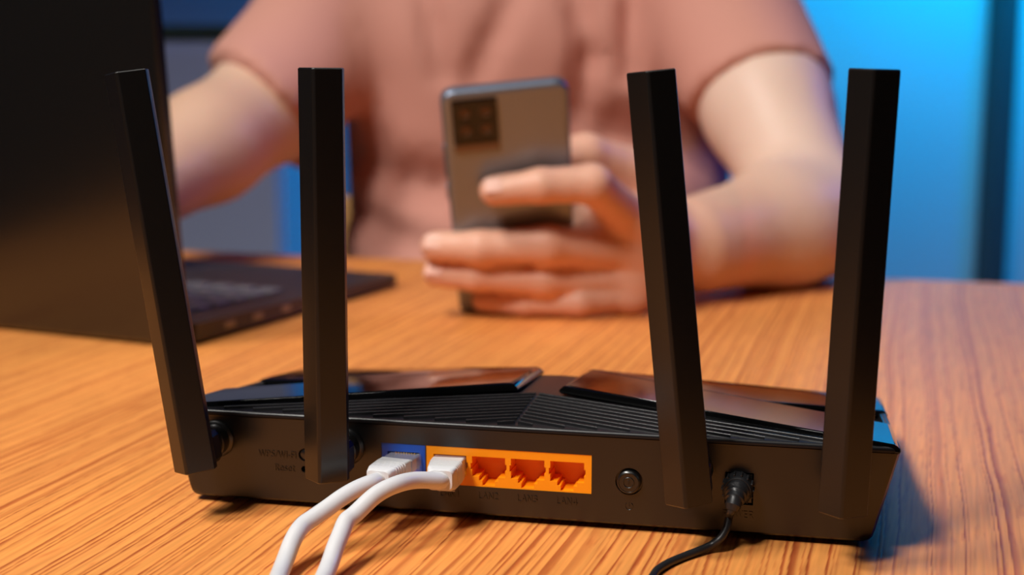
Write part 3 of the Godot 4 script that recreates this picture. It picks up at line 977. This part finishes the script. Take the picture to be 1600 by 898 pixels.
# ---------------------------------------------------------------- phone
func phone_basis() -> Basis:
	return Basis(Vector3.BACK, deg_to_rad(5.5)) * Basis(Vector3.UP, deg_to_rad(4.0)) * Basis(Vector3.RIGHT, deg_to_rad(27.0))

func phone() -> void:
	var bs := phone_basis()
	var top := V(-0.0048, 0.1465, -0.82)
	var o := thing("phone", "grey smartphone with a square four-lens camera bump, held upright in one hand", "phone", top - bs.y * 0.162)
	o.basis = bs
	var pts := MB.rounded([Vector2(-0.0375, 0.0), Vector2(0.0375, 0.0), Vector2(0.0375, 0.162), Vector2(-0.0375, 0.162)], [0.009], 6)
	var g := MB.new()
	var lay := func(g: MB, levels: Array) -> void:
		var rings := []
		for lv in levels:
			var r := PackedVector3Array()
			for q in MB.inset(pts, lv[1]): r.append(Vector3(q.x, q.y, lv[0]))
			rings.append(r)
		g.loft(rings)
	lay.call(g, [[-0.0042, 0.0010], [-0.0036, 0.0003], [-0.002, 0.0], [0.0015, 0.0], [0.0030, 0.0005], [0.0036, 0.0012]])
	part("frame", g.mesh(40.0), M.phone_frame, o)
	g = MB.new()
	lay.call(g, [[0.0028, 0.0011], [0.0036, 0.0013], [0.0042, 0.0024], [0.0044, 0.0040]])
	part("back_cover", g.mesh(40.0), M.phone, o, "brushed grey back cover")
	g = MB.new()
	lay.call(g, [[-0.0045, 0.0018], [-0.0040, 0.0014]])
	part("screen", g.mesh(20.0), M.screen, o)
	# camera bump
	g = MB.new()
	g.rbox(Vector3(-0.0182, 0.1422, 0.0048), Vector3(0.0265, 0.0290, 0.0022), 0.0008)
	var cam := part("camera_bump", g.mesh(), M.lens, o, "dark square camera bump")
	part("marking_band", box(Vector3(-0.0182, 0.1248, 0.0046), Vector3(0.0265, 0.0062, 0.0018), 0.0007), M.bronze, cam, "bronze band below the lenses")
	for x in [-0.0242, -0.0122]:
		for y in [0.1490, 0.1375]:
			g = MB.new()
			g.lathe([Vector2(0.0036, 0.0), Vector2(0.0036, 0.0006), Vector2(0.0030, 0.0008), Vector2(0.0026, 0.0004), Vector2(0.0001, 0.0003)], Vector3(x, y, 0.0058), Basis(Vector3.RIGHT, PI / 2), 20)
			part("lens", g.mesh(), M.lens_ring, cam)
	g = MB.new()
	g.rbox(Vector3(-0.0375, 0.115, -0.0004), Vector3(0.0016, 0.022, 0.0026), 0.0006)
	part("side_button", g.mesh(), M.phone_frame, o)
	g = MB.new()
	g.rbox(Vector3(-0.0375, 0.093, -0.0004), Vector3(0.0016, 0.011, 0.0026), 0.0006)
	part("side_button", g.mesh(), M.phone_frame, o)

# ---------------------------------------------------------------- person
func person() -> void:
	var o := thing("person", "seated person in a dusty pink T-shirt holding a phone over the table", "person", Vector3(0.018, 0, -1.30))
	var out := [PackedVector3Array(), PackedVector3Array(), PackedInt32Array()]
	var off := -o.position
	# arms and neck
	var rsh := V(0.158, 0.270, -1.27); var rel := V(0.2215, 0.045, -1.025); var rwr := V(0.1230, 0.0375, -0.938)
	var lsh := V(-0.146, 0.254, -1.33); var lel := V(-0.196, 0.129, -1.205); var lwr := V(-0.2925, 0.049, -0.99)
	var f := Field.new(V(-0.36, -0.02, -1.42), V(0.31, 0.46, -0.88), 0.009)
	f.bone(rsh, rel.lerp(rsh, 0.35), 0.052, 0.048, 0.02)
	f.bone(rel.lerp(rsh, 0.35), rel, 0.048, 0.040, 0.02)
	f.bone(rel, rel.lerp(rwr, 0.3), 0.040, 0.042, 0.02)
	f.bone(rel.lerp(rwr, 0.3), rwr, 0.042, 0.0325, 0.02)
	f.bone(lsh, lel, 0.052, 0.051, 0.02)
	f.bone(lel, lel.lerp(lwr, 0.45), 0.051, 0.042, 0.02)
	f.bone(lel.lerp(lwr, 0.45), lwr, 0.042, 0.027, 0.02)
	f.bone(V(0.018, 0.30, -1.31), V(0.018, 0.45, -1.295), 0.062, 0.056, 0.02)
	f.bone(lsh, rsh, 0.05, 0.05, 0.02)
	f.nets(out)
	# the hand with the phone: its own fine grid
	var hf := Field.new(V(-0.075, -0.006, -0.965), V(0.150, 0.125, -0.805), 0.003)
	var idx := [V(0.0760, 0.0600, -0.8800), V(0.0478, 0.0871, -0.8400), V(0.0171, 0.0865, -0.8340), V(-0.0107, 0.0832, -0.8370)]
	var mid := [V(0.0829, 0.0400, -0.8870), V(0.0216, 0.0484, -0.8560), V(-0.0196, 0.0467, -0.8540), V(-0.0474, 0.0464, -0.8620)]
	var rng := [V(0.0821, 0.0225, -0.8890), V(0.0200, 0.0255, -0.8660), V(-0.0219, 0.0280, -0.8640), V(-0.0473, 0.0285, -0.8710)]
	var pky := [V(0.0758, 0.0120, -0.8860), V(0.0423, 0.0105, -0.8700), V(0.0081, 0.0092, -0.8730), V(-0.0187, 0.0095, -0.8800)]
	var thb := [V(0.1040, 0.0440, -0.9250), V(0.0740, 0.0880, -0.9130), V(0.0470, 0.1000, -0.8960), V(0.0202, 0.0978, -0.8800)]
	hf.bone(rwr, rwr.lerp(rel, 0.30), 0.0325, 0.0366, 0.012)
	hf.bone(V(0.052, 0.062, -0.884), V(0.088, 0.050, -0.893), 0.015, 0.018, 0.012)
	hf.bone(V(0.050, 0.046, -0.884), V(0.088, 0.040, -0.893), 0.012, 0.018, 0.012)
	for e in [[idx, 0.0125, 0.017], [mid, 0.0125, 0.018], [rng, 0.012, 0.017], [pky, 0.0105, 0.015]]:
		hf.bone(e[0][0], rwr.lerp(e[0][0], 0.18), e[1], e[2], 0.010)
	hf.bone(idx[0], pky[0], 0.011, 0.0105, 0.010)
	hf.bone(idx[0], thb[0], 0.011, 0.015, 0.012)
	var fl := []
	for e in [[idx, [0.0135, 0.0120, 0.0104, 0.0092]], [mid, [0.0135, 0.0122, 0.0107, 0.0095]], [rng, [0.0125, 0.0112, 0.0099, 0.0088]], [pky, [0.0102, 0.0092, 0.0080, 0.0072]], [thb, [0.0185, 0.0165, 0.0140, 0.0105]]]:
		var ff := hf.like()
		ff.chain(e[0], e[1], 0.004)
		fl.append(ff)
	Field.join(hf, fl, 0.007).nets(out)
	# the other hand, on the keyboard behind the lid
	var kf := Field.new(V(-0.362, 0.006, -1.03), V(-0.245, 0.085, -0.855), 0.004)
	kf.bone(lwr, lwr.lerp(lel, 0.3), 0.027, 0.034, 0.012)
	fl = []
	for k in 4:
		var x := -0.0300 + 0.0190 * k
		var ln: float = [0.062, 0.072, 0.070, 0.055][k]
		var kn := lwr + Vector3(-0.012 + x * 0.95, 0.006, 0.062)
		kf.bone(lwr + Vector3(x * 0.3, -0.004, 0.01), kn, 0.016, 0.0110, 0.010)
		var ff := kf.like()
		ff.chain([kn, kn + Vector3(x * 0.15 - 0.004, 0.004, ln * 0.5), kn + Vector3(x * 0.2 - 0.007, -0.008, ln * 0.8), kn + Vector3(x * 0.22 - 0.008, -0.019, ln)], [0.0108, 0.0098, 0.0088, 0.0078], 0.004)
		fl.append(ff)
	var tf := kf.like()
	tf.chain([lwr + Vector3(0.012, -0.008, 0.012), lwr + Vector3(0.020, -0.012, 0.044), lwr + Vector3(0.016, -0.015, 0.072)], [0.014, 0.0115, 0.009], 0.004)
	fl.append(tf)
	Field.join(kf, fl, 0.007).nets(out)
	# head
	var hd := Field.new(V(-0.075, 0.42, -1.42), V(0.111, 0.69, -1.165), 0.006)
	var hc := V(0.018, 0.575, -1.285)
	hd.bone(hc + Vector3(0, 0.02, -0.022), hc + Vector3(0, 0.02, 0.012), 0.078, 0.074, 0.02)
	hd.bone(hc + Vector3(0, -0.03, 0.02), hc + Vector3(0, -0.082, 0.045), 0.062, 0.036, 0.03)
	hd.bone(hc + Vector3(0, 0.010, 0.088), hc + Vector3(0, -0.026, 0.104), 0.007, 0.013, 0.012)
	hd.bone(hc + Vector3(-0.04, 0.016, 0.076), hc + Vector3(0.04, 0.016, 0.076), 0.009, 0.009, 0.014)
	hd.bone(hc + Vector3(-0.018, -0.056, 0.078), hc + Vector3(0.018, -0.056, 0.078), 0.008, 0.008, 0.008)
	for s in [-1, 1]:
		hd.bone(hc + Vector3(0.079 * s, 0.012, -0.008), hc + Vector3(0.076 * s, -0.026, 0.0), 0.012, 0.008, 0.006)
	hd.bone(hc + Vector3(0, -0.16, -0.012), hc + Vector3(0, -0.06, -0.01), 0.058, 0.056, 0.02)
	hd.nets(out)
	var body := part("body", Field.mesh(out, func(q: Vector3) -> Color:      # paler upper arms, browner forearms, ruddier hands
		var t := smoothstep(0.0, 0.10, (q - rel).dot((rwr - rel).normalized())) if q.x > 0.0 else smoothstep(0.0, 0.10, (q - lel).dot((lwr - lel).normalized()))
		var h := smoothstep(0.05, -0.03, minf(q.distance_to(rwr), q.distance_to(lwr)) - 0.02 if q.z < -0.93 and q.x > 0.1 else 0.0) if q.z > -0.98 and q.x > -0.2 else 0.0
		return Color(0.82, 0.575, 0.465).lerp(Color(0.70, 0.43, 0.30), t).lerp(Color(0.76, 0.37, 0.26), h) if q.y < TY + 0.4 else Color(0.80, 0.53, 0.42)), M.skin, o)
	body.position = off
	for s in [-1, 1]:
		var g := MB.new()
		g.lathe([Vector2(0.0005, -0.0105), Vector2(0.008, -0.0075), Vector2(0.0108, 0.0), Vector2(0.008, 0.0075), Vector2(0.0005, 0.0105)], hc + Vector3(0.031 * s, -0.002, 0.074) + off, Basis(), 14)
		part("eye", g.mesh(60.0), M.eye, o)
		g = MB.new()
		g.rbox(hc + Vector3(0.031 * s, 0.022, 0.084) + off, Vector3(0.034, 0.006, 0.008), 0.002)
		part("eyebrow", g.mesh(), M.hair, o)
	var lip := MB.new()
	lip.tube([hc + Vector3(-0.022, -0.057, 0.079) + off, hc + Vector3(0, -0.055, 0.0875) + off, hc + Vector3(0.022, -0.057, 0.079) + off], [0.003, 0.0045, 0.003], 10)
	part("mouth", lip.mesh(60.0), mat(Color(0.70, 0.40, 0.37), 0.5), o)
	out = [PackedVector3Array(), PackedVector3Array(), PackedInt32Array()]
	var hr := Field.new(V(-0.085, 0.50, -1.42), V(0.121, 0.70, -1.185), 0.007)
	hr.bone(hc + Vector3(0, 0.030, -0.030), hc + Vector3(0, 0.036, 0.010), 0.083, 0.076, 0.02, 1.0, [[hc + Vector3(0, 0.035, 0.045), Vector3(0, -0.62, 0.78)]])
	hr.nets(out)
	var hair := part("hair", Field.mesh(out), M.hair, o)
	hair.position = off
	# fingernails of the hand in view
	for e in [idx, mid, rng]:
		var t: Vector3 = e[3]; var d: Vector3 = (e[3] - e[2]).normalized()
		var nz: Vector3 = (Vector3(0.05, 0.45, 0.9) - d * Vector3(0.05, 0.45, 0.9).dot(d)).normalized()
		var b := Basis(d, nz, d.cross(nz))
		var g := MB.new()
		g.rbox(t - d * 0.001 + nz * 0.0086 + off, Vector3(0.0105, 0.0014, 0.0092), 0.0006, b)
		part("fingernail", g.mesh(60.0), M.nail, o)
	# shirt
	out = [PackedVector3Array(), PackedVector3Array(), PackedInt32Array()]
	var c := 0.009
	var sf := Field.new(V(-0.29, -0.27, -1.46), V(0.30, 0.42, -1.05), c)
	for x in [-0.062, 0.020, 0.106]:
		sf.bone(V(x, 0.16, -1.290), V(x * 0.92, -0.24, -1.285), 0.095, 0.092, 0.03, 1.0, [[V(0, -0.235, 0), Vector3.DOWN]])
	sf.bone(V(-0.050, 0.20, -1.295), V(0.095, 0.20, -1.295), 0.105, 0.105, 0.04)
	sf.bone(V(-0.130, 0.285, -1.30), V(0.168, 0.285, -1.30), 0.062, 0.062, 0.04)
	var rc := V(0.203, 0.120, -1.125)
	var rd := (rel - rsh).normalized()
	sf.bone(rsh + Vector3(-0.006, 0, 0), rsh + rd * 0.32, 0.066, 0.057, 0.035, 1.0, [[rc, (rd + Vector3(-0.05, -0.1, 0.0)).normalized()]])
	var lcut := [[V(-0.2095, 0.1215, -1.190), Vector3(-0.70, -0.60, 0.38).normalized()]]
	sf.bone(lsh + Vector3(0.03, 0.03, 0.03), lel, 0.062, 0.060, 0.03, 1.0, lcut)
	sf.bone(lel, lel.lerp(lwr, 0.3), 0.060, 0.058, 0.03, 1.0, lcut)
	sf.bone(V(0.018, 0.30, -1.31), V(0.018, 0.385, -1.298), 0.085, 0.072, 0.03, 1.0, [[V(0.018, 0.375, -1.29), Vector3(0, 0.9, 0.43)]])
	for l in [[0.026, 0.010, [Vector2(-0.150, 0.100), Vector2(-0.107, 0.058), Vector2(-0.081, 0.047), Vector2(-0.040, 0.055)]], [0.018, 0.010, [Vector2(-0.140, 0.03), Vector2(-0.108, 0.008), Vector2(-0.075, 0.002)]], [0.024, 0.012, [Vector2(0.060, 0.105), Vector2(0.107, 0.09), Vector2(0.160, 0.080)]], [0.012, 0.007, [Vector2(-0.075, 0.225), Vector2(-0.058, 0.150)]], [0.012, 0.008, [Vector2(0.050, 0.23), Vector2(0.064, 0.161), Vector2(0.056, 0.12)]], [0.012, 0.008, [Vector2(0.102, 0.24), Vector2(0.098, 0.150)]], [0.013, 0.006, [Vector2(0.004, 0.22), Vector2(-0.034, 0.14)]], [0.016, 0.007, [Vector2(0.02, 0.03), Vector2(0.09, 0.04)]]]:
		for k in l[2].size() - 1: sf.groove(l[2][k] + Vector2(0, TY), l[2][k + 1] + Vector2(0, TY), l[0], l[1] * 1.7, -1.29)
	sf.nets(out)
	var shirt := part("shirt", Field.mesh(out), M.shirt, o, "dusty pink short-sleeved T-shirt")
	shirt.position = off
	# trousers and feet, under the table
	out = [PackedVector3Array(), PackedVector3Array(), PackedInt32Array()]
	var tr := Field.new(Vector3(-0.22, 0.03, -1.48), Vector3(0.26, 0.60, -0.72), 0.014)
	tr.bone(Vector3(-0.05, 0.535, -1.30), Vector3(0.086, 0.535, -1.30), 0.115, 0.115, 0.04)
	for s in [-1, 1]:
		var hip := Vector3(0.018 + 0.085 * s, 0.545, -1.28)
		var knee := Vector3(0.018 + 0.125 * s, 0.515, -0.86)
		var ank := Vector3(0.018 + 0.135 * s, 0.10, -0.90)
		tr.bone(hip, knee, 0.085, 0.062, 0.03)
		tr.bone(knee, ank, 0.060, 0.048, 0.03)
	tr.nets(out)
	var jeans := part("trousers", Field.mesh(out), M.jeans, o)
	jeans.position = off
	for s in [-1, 1]:
		var g := MB.new()
		g.prism(MB.rounded([Vector2(-0.045, -0.075), Vector2(0.045, -0.075), Vector2(0.048, 0.17), Vector2(-0.048, 0.17)], [0.035], 6), 0.0, 0.075, 0.02, func(v: Vector3) -> Vector3: return Vector3(v.x + 0.018 + 0.135 * s, v.y * (1.0 - 2.2 * maxf(0.0, v.z)), v.z - 0.90) + off)
		part("shoe", g.mesh(50.0), M.rubber, o)

# ---------------------------------------------------------------- furniture behind
func chair() -> void:
	var o := thing("chair", "light wooden chair under the person in the pink T-shirt", "chair", Vector3(0.018, 0, -1.36))
	part("seat", box(Vector3(0, 0.405, 0.02), Vector3(0.42, 0.03, 0.42), 0.008), M.oak, o)
	for x in [-0.192, 0.192]:
		part("post", box(Vector3(x, 0.376, -0.175), Vector3(0.034, 0.752, 0.030), 0.005), M.oak, o)
		part("leg", box(Vector3(x, 0.195, 0.20), Vector3(0.034, 0.39, 0.034), 0.005), M.oak, o)
	part("top_rail", box(Vector3(0, 0.715, -0.175), Vector3(0.350, 0.07, 0.022), 0.005), M.oak, o)
	for x in [-0.08, 0.0, 0.08]:
		part("slat", box(Vector3(x, 0.55, -0.175), Vector3(0.03, 0.26, 0.012), 0.003), M.oak, o)

func cabinet() -> void:
	var o := thing("cabinet", "grey low cabinet against the back wall behind the laptop", "cabinet", Vector3(-1.0, 0, -2.72))
	var h := TY + 0.195
	part("body", box(Vector3(0, h / 2, 0), Vector3(1.20, h, 0.50), 0.004), M.cabinet, o)
	part("top", box(Vector3(0, h + 0.011, 0), Vector3(1.22, 0.022, 0.53), 0.004), M.cabinet_top, o)
	for x in [-0.3, 0.3]:
		var d := part("door", box(Vector3(x, h / 2 + 0.03, 0.259), Vector3(0.58, h - 0.1, 0.018), 0.003), M.cabinet, o)
		part("knob", box(Vector3(x - signf(x) * 0.25, h * 0.62, 0.278), Vector3(0.02, 0.02, 0.022), 0.006), M.metal, d)
